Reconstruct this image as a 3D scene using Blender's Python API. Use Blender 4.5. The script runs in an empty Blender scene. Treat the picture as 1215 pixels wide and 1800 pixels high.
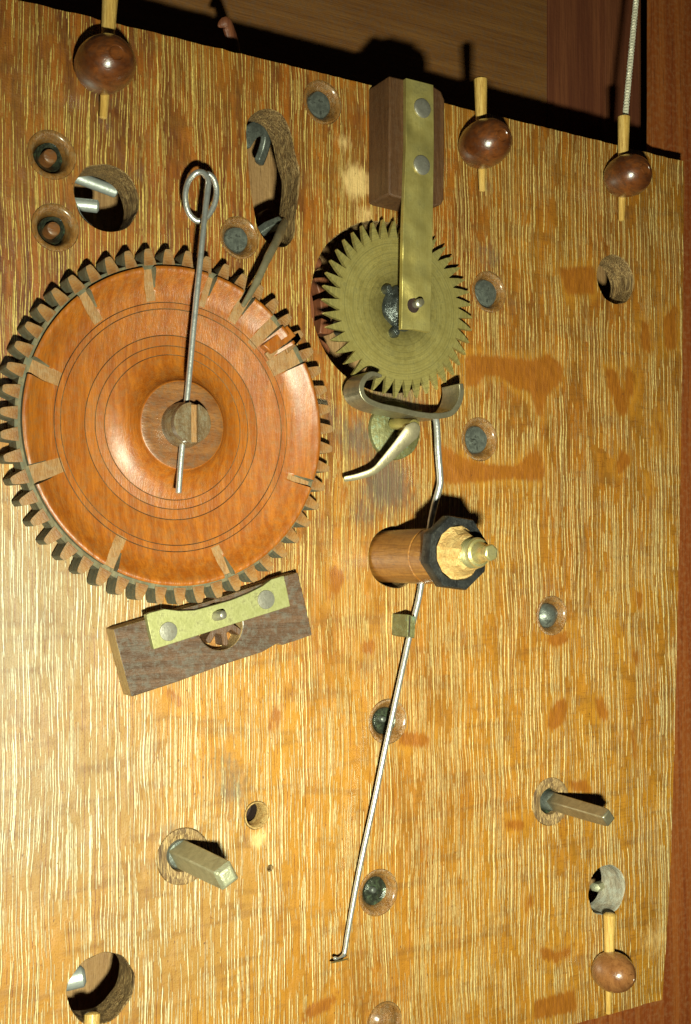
import bpy, bmesh, math, random
import numpy as np
from mathutils import Vector, Matrix
from mathutils.geometry import delaunay_2d_cdt
from mathutils.noise import noise as pnoise
R_ = math.radians
random.seed(7)
scn = bpy.context.scene
COL = scn.collection

# ------------------------------------------------------------------ camera
# The front plate of the movement is the plane y = 0 (x right, z up, the
# viewer at negative y).  Lengths are millimetres, stored as metres.
F = 2081.0                       # focal length in photograph pixels
CX, CY = 607.5, 900.0
D = 350.0                        # mm from the lens to the plate on the axis
a_ = np.array([3460.5, 46.0, F]); b_ = np.array([-1252.5, 85.0, 0.0])
b_[2] = -(a_[0]*b_[0] + a_[1]*b_[1]) / a_[2]
U_ = a_/np.linalg.norm(a_); I_ = b_/np.linalg.norm(b_); D_ = np.cross(I_, U_)
RM = np.stack([U_, D_, I_], axis=1)          # plate (right, down, into) -> camera
CAM = RM.T @ np.array([0, 0, -D])            # camera in the plate frame

def P(x, y, h=0.0):
    """photograph pixel + height above the plate -> (u, v) in mm"""
    r = RM.T @ np.array([x-CX, y-CY, F])
    t = (-h - CAM[2]) / r[2]
    q = CAM + t*r
    return float(q[0]), float(-q[1])
def mmpp(x, y, h=0.0):
    """millimetres per (vertical) photograph pixel there"""
    r = RM.T @ np.array([x-CX, y-CY, F])
    return (-h - CAM[2]) / r[2]
def W(u, v, h):
    return Vector((u*.001, -h*.001, v*.001))

cam = bpy.data.cameras.new('camera'); camo = bpy.data.objects.new('camera', cam); COL.objects.link(camo)
def pw(vec):                                   # plate (right, down, into) -> world axes
    return Vector((vec[0], vec[2], -vec[1]))
ex, ey, ez = pw(RM.T @ np.array([1, 0, 0])), pw(RM.T @ np.array([0, -1, 0])), pw(RM.T @ np.array([0, 0, -1]))
M4 = Matrix((ex, ey, ez)).transposed().to_4x4(); M4.translation = pw(CAM)*.001
camo.matrix_world = M4
cam.sensor_fit = 'VERTICAL'; cam.sensor_height = 24; cam.lens = F/1800*24
cam.clip_start = .01; cam.clip_end = 10
scn.camera = camo

# ------------------------------------------------------------------ light
world = bpy.data.worlds.new('World'); scn.world = world; world.use_nodes = True
world.node_tree.nodes['Background'].inputs[0].default_value = (1, .93, .85, 1)
world.node_tree.nodes['Background'].inputs[1].default_value = .007
scn.view_settings.view_transform = 'Standard'; scn.view_settings.look = 'None'
scn.view_settings.exposure = 0; scn.view_settings.gamma = 1
# the camera's flash: beside the lens, below it as the picture stands
fl = bpy.data.lights.new('camera_flash', 'AREA'); fl.shape = 'RECTANGLE'; fl.size = .016; fl.size_y = .010
fl.energy = 1.42; fl.color = (.93, 1, .77)
flo = bpy.data.objects.new('camera_flash', fl); COL.objects.link(flo)
FL = pw(CAM)*.001 + Vector((.030, 0.0, -.056))
flo.location = FL
tx, ty = P(930, 1250)
fl.spread = R_(112)
flo.rotation_euler = (W(tx, ty, 0) - FL).to_track_quat('-Z', 'Y').to_euler()

# ------------------------------------------------------------------ node helpers
class NT:
    def __init__(s, name):
        s.m = bpy.data.materials.new(name); s.m.use_nodes = True
        s.t = s.m.node_tree; s.b = s.t.nodes['Principled BSDF']
        s.co = s.t.nodes.new('ShaderNodeTexCoord').outputs['Object']
    def n(s, typ, **kw):
        x = s.t.nodes.new(typ)
        for k, v in kw.items(): setattr(x, k, v)
        return x
    def put(s, sock, v):
        if isinstance(v, bpy.types.NodeSocket): s.t.links.new(v, sock)
        elif v is not None: sock.default_value = v
    def m_(s, op, a, b=None, c=None, clamp=False):
        x = s.n('ShaderNodeMath', operation=op, use_clamp=clamp)
        for i, v in enumerate((a, b, c)):
            if v is not None: s.put(x.inputs[i], v)
        return x.outputs[0]
    def mul(s, a, b): return s.m_('MULTIPLY', a, b)
    def add(s, a, b): return s.m_('ADD', a, b)
    def sub(s, a, b): return s.m_('SUBTRACT', a, b)
    def sm(s, x, lo, hi, a=0.0, b=1.0):
        r = s.n('ShaderNodeMapRange', interpolation_type='SMOOTHSTEP')
        for i, v in enumerate((x, lo, hi, a, b)): s.put(r.inputs[i], v)
        return r.outputs[0]
    def xyz(s, v):
        x = s.n('ShaderNodeSeparateXYZ'); s.put(x.inputs[0], v); return x.outputs
    def vec(s, x, y, z):
        c = s.n('ShaderNodeCombineXYZ')
        for i, v in enumerate((x, y, z)): s.put(c.inputs[i], v)
        return c.outputs[0]
    def scale(s, v, sc):
        x = s.n('ShaderNodeMapping'); s.put(x.inputs[0], v); x.inputs['Scale'].default_value = sc; return x.outputs[0]
    def noise(s, v, sc=1.0, det=2.0, rough=.5, dist=0.0):
        x = s.n('ShaderNodeTexNoise'); s.put(x.inputs['Vector'], v)
        x.inputs['Scale'].default_value = sc; x.inputs['Detail'].default_value = det
        x.inputs['Roughness'].default_value = rough; x.inputs['Distortion'].default_value = dist
        return x.outputs[0]
    def white(s, v):
        x = s.n('ShaderNodeTexWhiteNoise', noise_dimensions='1D'); s.put(x.inputs['W'], v); return x.outputs['Value']
    def mix(s, f, a, b):
        x = s.n('ShaderNodeMix', data_type='RGBA'); s.put(x.inputs[0], f)
        s.put(x.inputs[6], a if isinstance(a, bpy.types.NodeSocket) else (*a, 1))
        s.put(x.inputs[7], b if isinstance(b, bpy.types.NodeSocket) else (*b, 1)); return x.outputs[2]
    def bump(s, h, dist, strength=1.0, prev=None):
        x = s.n('ShaderNodeBump'); s.put(x.inputs['Height'], h)
        x.inputs['Distance'].default_value = dist; x.inputs['Strength'].default_value = strength
        if prev is not None: s.put(x.inputs['Normal'], prev)
        return x.outputs[0]
    def attr(s, name):
        return s.n('ShaderNodeAttribute', attribute_name=name).outputs['Fac']
    def out(s, col=None, rough=None, metal=None, normal=None, spec=None, coat=None, coat_rough=None):
        I = s.b.inputs
        if col is not None: s.put(I['Base Color'], col if isinstance(col, bpy.types.NodeSocket) else (*col, 1))
        if rough is not None: s.put(I['Roughness'], rough)
        if metal is not None: s.put(I['Metallic'], metal)
        if normal is not None: s.put(I['Normal'], normal)
        if spec is not None: s.put(I['Specular IOR Level'], spec)
        if coat is not None: s.put(I['Coat Weight'], coat)
        if coat_rough is not None: I['Coat Roughness'].default_value = coat_rough
        return s.m

# ------------------------------------------------------------------ materials
def oak():
    t = NT('figured_oak')
    x, y, z = t.xyz(t.scale(t.co, (1000, 1000, 1000)))
    uv = lambda fx, fz, off=0.0: t.vec(t.add(t.mul(x, fx), off), t.mul(z, fz), t.mul(y, .05))
    broad = t.noise(uv(1/38, 1/55), 1, 3, .55)
    kink = t.noise(uv(1/26, 1/5.0, 3.1), 1, 2, .6)
    wob = t.noise(uv(1/9, 1/26, 9.0), 1, 2, .5)
    dens = t.sm(x, -30.0, 110.0)                       # the figure is tighter and more broken towards the right
    xw = t.add(x, t.mul(t.sub(broad, .5), 4.5))
    xw = t.add(xw, t.mul(t.sub(wob, .5), .5))
    xw = t.add(xw, t.mul(t.mul(t.sub(kink, .5), .55), t.add(.35, dens)))
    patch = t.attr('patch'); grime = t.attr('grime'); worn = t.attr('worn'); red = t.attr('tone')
    pn = t.noise(uv(1/.45, 1/7, 5.0), 1, 3, .6)
    pmask = t.sm(t.add(patch, t.mul(t.sub(pn, .5), 5.0)), -.6, .7)
    halo = t.mul(t.sm(t.add(patch, t.mul(t.sub(wob, .5), 5.0)), -4.0, -.3), .8)
    cluster = t.mul(t.sub(t.noise(uv(1/9, 1/26, 8.3), 1, 1, .5), .5), .5)
    def lines(s, w, L, lo, seed):
        xi = t.mul(xw, 1/s); cell = t.m_('FLOOR', t.add(xi, seed)); fr = t.m_('FRACT', t.add(xi, seed))
        rnd = t.white(t.add(cell, seed*13.7))
        wander = t.noise(t.vec(t.mul(cell, 7.31), t.mul(z, 1/16.0), seed), 1, 2, .5)
        d = t.m_('ABSOLUTE', t.sub(fr, t.add(t.add(.5, t.mul(t.sub(rnd, .5), .55)), t.mul(t.sub(wander, .5), .30))))
        d = t.mul(d, s)
        dash = t.noise(t.vec(t.mul(cell, 3.77), t.add(t.mul(z, 1/L), t.mul(rnd, 40)), seed+2), 1, 1.5, .5)
        dash = t.sm(t.add(dash, cluster), lo, lo+.035)
        wv = t.noise(t.vec(t.mul(cell, 1.9), t.mul(z, 1/1.1), seed+5), 1, 1, .5)
        wd = t.mul(w, t.add(.25, t.mul(wv, 1.5)))
        core = t.sm(d, t.mul(wd, .45), t.mul(wd, 1.15), 1, 0)
        core = t.mul(core, t.m_('MULTIPLY_ADD', t.white(t.add(cell, seed*5.1+.37)), .55, .45))
        return t.mul(core, dash), t.mul(t.sm(d, t.mul(wd, 1.0), t.mul(wd, 2.6), 1, 0), dash)
    l1, g1 = lines(1.02, .108, 11, .49, 1.3)
    l2, g2 = lines(.78, .10, 9, .50, 5.7)
    l3, g3 = lines(2.3, .155, 30, .485, 11.2)
    l4, g4 = lines(1.75, .20, 15, .44, 23.9)
    h1, _g = lines(1.17, .12, 17, .47, 41.1)
    l2 = t.mul(l2, t.sub(.8, t.mul(dens, .5))); l4 = t.mul(l4, dens); l1 = t.mul(l1, t.sub(1, t.mul(dens, .62)))
    ray = t.m_('MAXIMUM', t.m_('MAXIMUM', l1, l2), t.m_('MAXIMUM', l3, l4))
    grv = t.m_('MAXIMUM', t.m_('MAXIMUM', g1, t.mul(g2, .5)), g3)
    grv = t.mul(grv, t.sub(1, t.mul(pmask, .9)))
    ray = t.mul(t.mul(ray, t.sub(1, t.mul(pmask, .97))), t.sub(1, t.mul(halo, .55)))
    groove = t.sub(grv, ray)
    fine = t.noise(uv(1/.35, 1/5.0, 1.0), 1, 3, .6)
    speck = t.noise(uv(1/.45, 1/.5, 2.0), 1, 2, .6)
    band = t.noise(uv(1/3.6, 1/40, 31.0), 1, 3, .6)
    cross = t.noise(uv(1/5, 1/.55, 12.0), 1, 2, .5)
    dark, mid, gold = (.085, .018, .001), (.26, .068, .002), (.39, .165, .010)
    c = t.mix(t.sm(band, .36, .62), dark, mid)
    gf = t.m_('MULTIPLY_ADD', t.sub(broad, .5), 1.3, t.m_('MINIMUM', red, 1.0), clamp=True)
    c = t.mix(gf, c, gold)
    c = t.mix(t.mul(t.sm(red, 1.0, 2.0), .8), c, (.215, .150, .062))  # top of the tone range: pale colour painted for the flash glare
    c = t.mix(t.mul(t.sm(kink, .48, .70), .5), c, (.13, .052, .010))
    c = t.mix(t.mul(t.sm(fine, .38, .62), .45), c, t.mix(.5, c, gold))
    c = t.mix(t.mul(t.sm(speck, .56, .68), .35), c, dark)
    c = t.mix(t.mul(t.mul(t.sm(cross, .55, .66), .30), dens), c, dark)
    c = t.mix(t.mul(halo, .6), c, (.42, .18, .013))
    pcol = t.mix(t.sm(fine, .3, .7), (.18, .047, .002), (.31, .098, .003))
    c = t.mix(t.mul(pmask, .88), c, pcol)
    c = t.mix(t.mul(groove, .6), c, (.14, .042, .006))
    c = t.mix(t.mul(t.mul(h1, .95), t.sub(1, t.mul(pmask, .8))), c, (.15, .038, .004))
    c = t.mix(t.mul(ray, .93), c, t.mix(t.mul(red, .55), (.80, .55, .12), (1.0, .92, .60)))  # flecks whiten with tone, painted glare included
    gn = t.noise(uv(1/1.1, 1/4.0, 7.0), 1, 3, .65)
    gm = t.mul(t.sm(t.add(grime, t.mul(t.sub(gn, .5), .9)), .18, .85), .75)
    c = t.mix(gm, c, (.085, .068, .052))
    wm = t.mul(t.sm(t.add(worn, t.mul(t.sub(gn, .5), .8)), .25, .8), .75)
    c = t.mix(wm, c, (.75, .50, .20))
    dark_fleck = t.noise(uv(1/.8, 1/1.6, 17.0), 1, 1, .5)
    c = t.mix(t.mul(t.sm(dark_fleck, .73, .77), .7), c, (.09, .03, .01))
    hgt = t.add(t.mul(ray, .9), t.mul(speck, .5))
    hgt = t.add(hgt, t.mul(fine, .35))
    soft = t.noise(uv(1/6, 1/9, 21.0), 1, 2, .5)
    n2 = t.bump(t.add(hgt, t.mul(soft, 4.0)), .00028, .95)
    t.b.inputs['Coat IOR'].default_value = 1.65
    rough = t.add(.40, t.mul(speck, .24))
    return t.out(c, rough, 0, n2, spec=.35, coat=.9, coat_rough=.37)

def wood(name, c1, c2, c3=None, axis='Z', grain=1.0, length=14.0, rough=.45, bump=.00012, spec=.38, coat=0.0, coat_rough=.25, dust=None, dust_amt=.5, speck=(.05, .02, .01), streak=.5):
    t = NT(name)
    x, y, z = t.xyz(t.scale(t.co, (1000, 1000, 1000)))
    f, g = 1/grain, 1/length
    sc = {'X': (g, f, f), 'Y': (f, g, f), 'Z': (f, f, g)}[axis]
    v = lambda k=1.0, o=0.0: t.vec(t.add(t.mul(x, sc[0]*k), o), t.mul(y, sc[1]*k), t.mul(z, sc[2]*k))
    a = t.noise(v(.28), 1, 3, .55, .4); b = t.noise(v(1.0, 4.0), 1, 4, .62); b2 = t.noise(v(2.4, 8.0), 1, 2, .6)
    iso = t.noise(t.vec(x, y, z), .55, 3, .6)
    c = t.mix(t.sm(a, .35, .65), c1, c2)
    c = t.mix(t.mul(t.sm(b, .42, .68), streak), c, c3 or c1)
    c = t.mix(t.mul(t.sm(b2, .60, .72), .5), c, speck)
    if dust:
        fine = t.noise(t.vec(x, y, z), 2.6, 3, .7)
        c = t.mix(t.mul(t.sm(t.add(t.mul(iso, .7), t.mul(fine, .3)), .44, .64), dust_amt), c, dust)
    h = t.add(t.mul(b, .6), t.mul(b2, .6)); h = t.add(h, t.mul(iso, .5))
    n = t.bump(h, bump*3, .8)
    return t.out(c, t.add(rough-.08, t.mul(iso, .16)), 0, n, spec=spec, coat=coat, coat_rough=coat_rough)

def metal(name, c1, c2, rough=.38, met=.75, scratch='Z', stain=None, stain_amt=.5, bump=.00003, sc=.35, spec=.5, warp_amt=.0, oil=False):
    t = NT(name)
    x, y, z = t.xyz(t.scale(t.co, (1000, 1000, 1000)))
    iso = t.noise(t.vec(x, y, z), sc, 4, .62); fine = t.noise(t.vec(x, y, z), 1.1, 3, .6)
    k = {'X': (.12, 4, 4), 'Y': (4, .12, 4), 'Z': (4, 4, .12)}[scratch]
    s_ = t.noise(t.vec(t.mul(x, k[0]), t.mul(y, k[1]), t.mul(z, k[2])), 1, 2, .6)
    c = t.mix(t.sm(iso, .35, .65), c1, c2)
    if stain:
        c = t.mix(t.mul(t.sm(t.add(t.mul(iso, .5), t.mul(fine, .5)), .5, .66), stain_amt), c, stain)
    h = t.add(t.mul(s_, .5), t.mul(fine, .8))
    warp = t.bump(t.noise(t.vec(x, y, z), .09, 1, .5), warp_amt, 1.0)
    if oil:
        rr = t.m_('POWER', t.add(t.mul(x, x), t.mul(z, z)), .5)
        c = t.mix(t.mul(t.sm(t.noise(t.vec(t.mul(rr, 2.4), t.mul(iso, 1.5), 0.0), 1, 3, .7), .45, .62), .5), c, (.20, .17, .06))
        c = t.mix(t.mul(t.sm(t.add(rr, t.mul(fine, 6)), 8.0, 19.0, 1, 0), .8), c, (.09, .07, .02))
    return t.out(c, t.add(rough-.12, t.mul(fine, .26)), met, t.bump(h, bump*3, .8, warp), spec=spec)

OAK = oak()
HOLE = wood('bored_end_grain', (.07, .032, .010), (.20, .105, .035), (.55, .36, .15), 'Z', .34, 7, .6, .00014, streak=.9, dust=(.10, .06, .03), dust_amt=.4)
HOLE_DUSTY = wood('dusty_bored_wood', (.30, .24, .17), (.40, .35, .26), (.22, .17, .11), 'Z', .5, 5, .8, .00012, dust=(.40, .39, .32), dust_amt=.8)
FRUIT = wood('orange_fruitwood', (.25, .062, .004), (.34, .100, .008), (.14, .034, .003), 'Z', .55, 7.0, .40, .00006, coat=.35, coat_rough=.38, dust=(.20, .095, .028), dust_amt=.4, speck=(.16, .045, .006), streak=.35)
DUSTY = wood('dust_covered_wood', (.10, .080, .040), (.18, .145, .080), (.07, .048, .022), 'Z', .8, 2.0, .85, .00006, dust=(.10, .105, .075), dust_amt=.7)
TOOTH = wood('brown_tooth_wood', (.19, .075, .017), (.26, .115, .030), (.12, .042, .009), 'Z', .5, 3.0, .5, .0001, dust=(.20, .14, .07), dust_amt=.45)
CUT = wood('bare_cut_wood', (.25, .115, .034), (.31, .155, .052), (.17, .07, .02), 'Z', .5, 4.0, .55, .0001, dust=(.28, .20, .11), dust_amt=.4)
CHIP = wood('fresh_chipped_wood', (.46, .26, .08), (.58, .38, .14), (.22, .10, .025), 'X', .5, 3.0, .5, .0003)
HUBW = wood('dark_hub_wood', (.16, .056, .015), (.22, .088, .025), (.10, .034, .009), 'X', .8, 4.0, .38, .00008, coat=.3, dust=(.11, .075, .045), dust_amt=.45)
KNOB = wood('polished_dark_knob', (.085, .022, .005), (.17, .048, .010), (.035, .009, .003), 'X', 1.4, 4.0, .30, .00004, coat=.85, coat_rough=.20, spec=.5, dust=(.07, .03, .015), dust_amt=.5)
KNOB2 = wood('polished_light_knob', (.20, .075, .022), (.27, .11, .035), (.12, .04, .012), 'Z', 1.4, 4.0, .28, .00004, coat=.8, coat_rough=.10, spec=.6)
PEG = wood('boxwood_peg', (.52, .30, .065), (.62, .40, .12), (.34, .17, .035), 'Z', .38, 8.0, .42, .0001, coat=.2, speck=(.22, .10, .03), streak=.75)
MAHOG = wood('mahogany', (.075, .031, .011), (.11, .048, .018), (.048, .018, .008), 'Z', .35, 6.0, .5, .00012, dust=(.11, .06, .03), dust_amt=.25)
MAHOG_X = wood('weathered_mahogany', (.075, .038, .020), (.12, .062, .034), (.05, .026, .016), 'X', .6, 9.0, .45, .0002, coat=.15, dust=(.12, .11, .09), dust_amt=.55)
BLOCKSIDE = wood('pale_block_edge', (.33, .20, .075), (.42, .27, .11), (.26, .14, .05), 'Z', .5, 4.0, .7, .0002)
BUSHW = wood('bushing_wood', (.17, .070, .014), (.28, .125, .030), (.09, .034, .008), 'Z', .45, 3.5, .30, .0002, coat=.6, coat_rough=.2, dust=(.22, .15, .07), dust_amt=.5)
BACKB = wood('backboard_wood', (.16, .062, .014), (.20, .085, .021), (.11, .038, .009), 'X', 1.1, 30.0, .55, .00012, dust=(.10, .07, .05), dust_amt=.35)
CASER = wood('red_case_wood', (.19, .038, .006), (.26, .070, .012), (.12, .023, .004), 'Z', 1.3, 40.0, .5, .0001, dust=(.30, .14, .055), dust_amt=.35)
CASED = wood('dark_red_case_wood', (.12, .035, .015), (.18, .058, .022), (.08, .022, .012), 'Z', 1.3, 30.0, .5, .0001)
REAR = wood('rear_plate_wood', (.27, .145, .055), (.35, .20, .08), (.18, .085, .03), 'Z', .7, 12.0, .6, .0002)
PIPE = wood('pipe_wood', (.20, .072, .010), (.30, .125, .022), (.11, .034, .006), 'Y', .9, 14.0, .38, .0001, coat=.4, coat_rough=.25, dust=(.15, .05, .01), dust_amt=.5)
BRASS = metal('aged_brass', (.42, .33, .10), (.50, .41, .14), .44, .65, 'Z', (.25, .205, .08), .5, sc=.14, warp_amt=.0035)
BRASS_W = metal('escape_wheel_brass', (.38, .30, .09), (.47, .38, .125), .42, .6, 'Z', (.24, .20, .075), .6, sc=.5, warp_amt=.001, oil=True)
BRASS_SW = metal('scratched_brass', (.32, .305, .12), (.40, .38, .165), .46, .5, 'X', (.18, .16, .07), .7)
BRASS_BR = metal('bright_brass', (.75, .63, .25), (.82, .72, .36), .30, .85, 'Z', (.4, .3, .12), .5)
BRASS_DK = metal('verdigris_brass', (.12, .11, .04), (.18, .165, .065), .5, .4, 'Z', (.16, .22, .15), .8, bump=.0001)
STEEL = metal('bright_wire', (.52, .51, .48), (.66, .65, .61), .32, .8, 'Z', (.38, .34, .28), .4)
STEEL_DK = metal('dark_steel', (.26, .22, .14), (.36, .31, .20), .34, .75, 'Z', (.18, .15, .10), .6)
IRON = metal('grey_pivot_iron', (.10, .105, .09), (.18, .19, .16), .36, .5, 'Y', (.04, .04, .035), .8, bump=.00005, sc=.45)
BLACKG = metal('oily_black', (.02, .022, .016), (.05, .055, .035), .22, .3, 'Y', (.07, .11, .05), .6, bump=.00007, sc=.6)
SOLDER = metal('dark_solder', (.05, .055, .05), (.11, .12, .11), .25, .7, 'Y', (.04, .04, .04), .7, bump=.00012, sc=.5)
NAIL = metal('nail_head', (.34, .31, .25), (.42, .39, .32), .36, .7, 'X', (.20, .155, .11), .6, bump=.00003, sc=.5)
TIN = metal('pale_tin', (.48, .50, .46), (.58, .60, .56), .4, .6, 'X', (.3, .3, .26), .4)
PAINT = metal('black_paint', (.008, .008, .008), (.016, .016, .015), .38, .0, 'Y', (.03, .03, .028), .4, bump=.0001)
LEVER = metal('bronze_lever', (.28, .235, .14), (.38, .32, .20), .36, .6, 'Z', (.22, .16, .08), .4, bump=.00002, sc=.25)
RODG = metal('tarnished_arbor', (.30, .285, .18), (.40, .385, .25), .42, .5, 'X', (.30, .25, .17), .5, bump=.0001)
CORDM = metal('braided_cord', (.62, .56, .42), (.74, .68, .52), .5, .2, 'Z', (.35, .28, .18), .5)
DIRT = wood('groove_dirt', (.12, .055, .018), (.22, .12, .05), None, 'Z', 1, 1.5, .8, .0001)
ARBW = wood('dark_arbor_wood', (.10, .058, .025), (.16, .10, .048), (.07, .036, .014), 'Z', .5, 4, .34, .0001, coat=.6, coat_rough=.2, dust=(.17, .15, .10), dust_amt=.5)
DEEP_SHADE = wood('deep_recess_shade', (.02, .008, .005), (.03, .012, .007), None, 'Z', 1, 10, .8, .0001)  # near-black colour that paints the shade of deep recesses and gaps

# ------------------------------------------------------------------ mesh helpers (coordinates u, v, h in mm, relative to the thing)
def mesh(name, verts, faces, mat, sharp=38, smooth=True):
    me = bpy.data.meshes.new(name)
    me.from_pydata([(p[0]*.001, -p[2]*.001, p[1]*.001) for p in verts], [], faces)
    mats = mat if isinstance(mat, (list, tuple)) else [mat]
    for m in mats: me.materials.append(m)
    bm = bmesh.new(); bm.from_mesh(me); bmesh.ops.recalc_face_normals(bm, faces=bm.faces); bm.to_mesh(me); bm.free()
    if smooth:
        me.polygons.foreach_set('use_smooth', [True]*len(me.polygons)); me.set_sharp_from_angle(angle=R_(sharp))
    me.update(); return me
def obj(name, me, parent=None, loc=(0, 0, 0), rot=None, bevel=0, label=None):
    o = bpy.data.objects.new(name, me); COL.objects.link(o)
    o.location = W(*loc)
    if rot is not None: o.rotation_euler = rot
    if parent is not None: o.parent = parent
    if label: o['label'] = label
    if bevel:
        b = o.modifiers.new('edge', 'BEVEL'); b.width = bevel*.001; b.segments = 2; b.limit_method = 'ANGLE'; b.angle_limit = R_(35)
    return o
def thing(name, label, cat, loc, group=None, rot=None):
    o = bpy.data.objects.new(name, None); o.empty_display_size = .01; COL.objects.link(o)
    o.location = W(*loc)
    if rot is not None: o.rotation_euler = rot
    o['label'] = label; o['category'] = cat
    if group: o['group'] = group
    return o
def tag(o, label, cat, group=None):
    o['label'] = label; o['category'] = cat
    if group: o['group'] = group
    return o
def structure(o):
    o['kind'] = 'structure'; return o

def lathe(prof, n=48, wob=0.0, seed=0.0, c=(0, 0)):
    """prof [(r, h)] turned about the h axis"""
    V, Fc = [], []; rings = []
    for r, h in prof:
        if r < 1e-4:
            rings.append([len(V)]); V.append((c[0], c[1], h)); continue
        ring = []
        for k in range(n):
            a = 2*math.pi*k/n
            rr = r*(1+wob*pnoise((math.cos(a)*1.3+seed, math.sin(a)*1.3, h*.15+seed)))
            hh = h + wob*r*.25*pnoise((math.cos(a)*2+seed, math.sin(a)*2, r*.4+seed*2))
            ring.append(len(V)); V.append((c[0]+rr*math.cos(a), c[1]+rr*math.sin(a), hh))
        rings.append(ring)
    for A, B in zip(rings, rings[1:]):
        for k in range(n):
            k2 = (k+1) % n
            if len(A) == 1 and len(B) == 1: continue
            if len(A) == 1: Fc.append((A[0], B[k], B[k2]))
            elif len(B) == 1: Fc.append((A[k], B[0], A[k2]))
            else: Fc.append((A[k], B[k], B[k2], A[k2]))
    return V, Fc
def tube(path, rad, n=14, flat=None, cap=True, up=None):
    """round (or elliptical) sweep; path [(u, v, h)]"""
    pts = [Vector(p) for p in path]; V, Fc = [], []
    m = len(pts); rad = rad if isinstance(rad, (list, tuple)) else [rad]*m
    tans = []
    for i in range(m):
        t = (pts[min(i+1, m-1)] - pts[max(i-1, 0)]).normalized(); tans.append(t)
    ref = Vector(up) if up else (Vector((0, 0, 1)) if abs(tans[0].z) < .9 else Vector((1, 0, 0)))
    nrm = (ref - tans[0]*ref.dot(tans[0])).normalized()
    stations = []
    if cap:
        stations += [(pts[0] - tans[0]*rad[0]*.30, rad[0]*.55, 0), (pts[0] - tans[0]*rad[0]*.12, rad[0]*.86, 0)]
    stations += [(pts[i], rad[i], i) for i in range(m)]
    if cap:
        stations += [(pts[-1] + tans[-1]*rad[-1]*.12, rad[-1]*.86, m-1), (pts[-1] + tans[-1]*rad[-1]*.30, rad[-1]*.55, m-1)]
    last = nrm
    for p, r, i in stations:
        t = tans[i]; last = (last - t*last.dot(t)).normalized(); bn = t.cross(last)
        for k in range(n):
            a = 2*math.pi*k/n
            V.append(tuple(p + last*(r*math.cos(a)*(flat or 1)) + bn*(r*math.sin(a))))
    for s in range(len(stations)-1):
        for k in range(n):
            k2 = (k+1) % n
            Fc.append((s*n+k, s*n+k2, (s+1)*n+k2, (s+1)*n+k))
    Fc.append(tuple(range(n))[::-1]); e = (len(stations)-1)*n; Fc.append(tuple(range(e, e+n)))
    return V, Fc
def smooth_path(pts, per=8):
    """Catmull-Rom through the points"""
    P_ = [Vector(p) for p in pts]; out = []
    for i in range(len(P_)-1):
        p0 = P_[max(i-1, 0)]; p1 = P_[i]; p2 = P_[i+1]; p3 = P_[min(i+2, len(P_)-1)]
        for k in range(per):
            t = k/per
            out.append(.5*((2*p1) + (p2-p0)*t + (2*p0-5*p1+4*p2-p3)*t*t + (3*p1-p0-3*p2+p3)*t**3))
    out.append(P_[-1]); return [tuple(p) for p in out]
def prism(poly, h0, h1, top_in=0):
    """polygon [(u, v)] between two heights, ends triangulated"""
    n = len(poly); V = [(p[0], p[1], h0) for p in poly] + [(p[0], p[1], h1) for p in poly]
    Fc = [(k, (k+1) % n, n+(k+1) % n, n+k) for k in range(n)]
    vs = [Vector((p[0], p[1], 0)) for p in poly]
    from mathutils.geometry import tessellate_polygon
    for a, b, c in tessellate_polygon([vs]):
        Fc.append((a, b, c)); Fc.append((n+a, n+c, n+b))
    return V, Fc
def join(*parts):
    V, Fc = [], []
    for v, f in parts:
        o = len(V); V += list(v); Fc += [tuple(i+o for i in x) for x in f]
    return V, Fc
def box(u0, u1, v0, v1, h0, h1):
    return prism([(u0, v0), (u1, v0), (u1, v1), (u0, v1)], h0, h1)
def rel(pts, c, h=None):
    return [(p[0]-c[0], p[1]-c[1]) + ((p[2],) if len(p) > 2 else ()) for p in pts]

# ================================================================== FRONT PLATE
TH = 11.5
def circ(x, y, rpx, h=0.0, n=48, wob=0.0, seed=0.0):
    c = P(x, y, h); r = rpx*mmpp(x, y, h)
    return [(c[0]+r*(1+wob*pnoise((math.cos(a)*2, math.sin(a)*2, seed)))*math.cos(a), c[1]+r*(1+wob*pnoise((math.cos(a)*2, math.sin(a)*2, seed)))*math.sin(a))
            for a in [2*math.pi*k/n for k in range(n)]]
def densify(loop, step):
    out = []
    for i, p in enumerate(loop):
        q = loop[(i+1) % len(loop)]; d = math.dist(p, q); m = max(1, int(d/step))
        for k in range(m): out.append((p[0]+(q[0]-p[0])*k/m, p[1]+(q[1]-p[1])*k/m))
    return out
def smooth_loop(px, per=4, h=0.0):
    pts = [P(x, y, h) for x, y in px]; n = len(pts); out = []
    for i in range(n):
        p0, p1, p2, p3 = (Vector(pts[(i+j-1) % n]) for j in range(4))
        for k in range(per):
            t = k/per
            q = .5*((2*p1) + (p2-p0)*t + (2*p0-5*p1+4*p2-p3)*t*t + (3*p1-p0-3*p2+p3)*t**3)
            out.append((q.x, q.y))
    return out
BUSH = [  # px, py, radius px, kind
    (91, 272, 44, 'pin'), (97, 400, 43, 'pin'), (567, 180, 39, 'grey'), (421, 418, 38, 'grey'), (860, 513, 37, 'flat'),
    (843, 772, 39, 'dot'), (970, 1082, 35, 'dome'), (682, 1268, 40, 'shiny'), (665, 1569, 41, 'shiny'), (676, 1798, 37, 'wood'),
    (968, 1409, 42, 'arbor'), (322, 1505, 50, 'arbor')]
bush_info = []
for x, y, r, k in BUSH:
    c = P(x, y); bush_info.append((c, r*mmpp(x, y), k))
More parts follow.
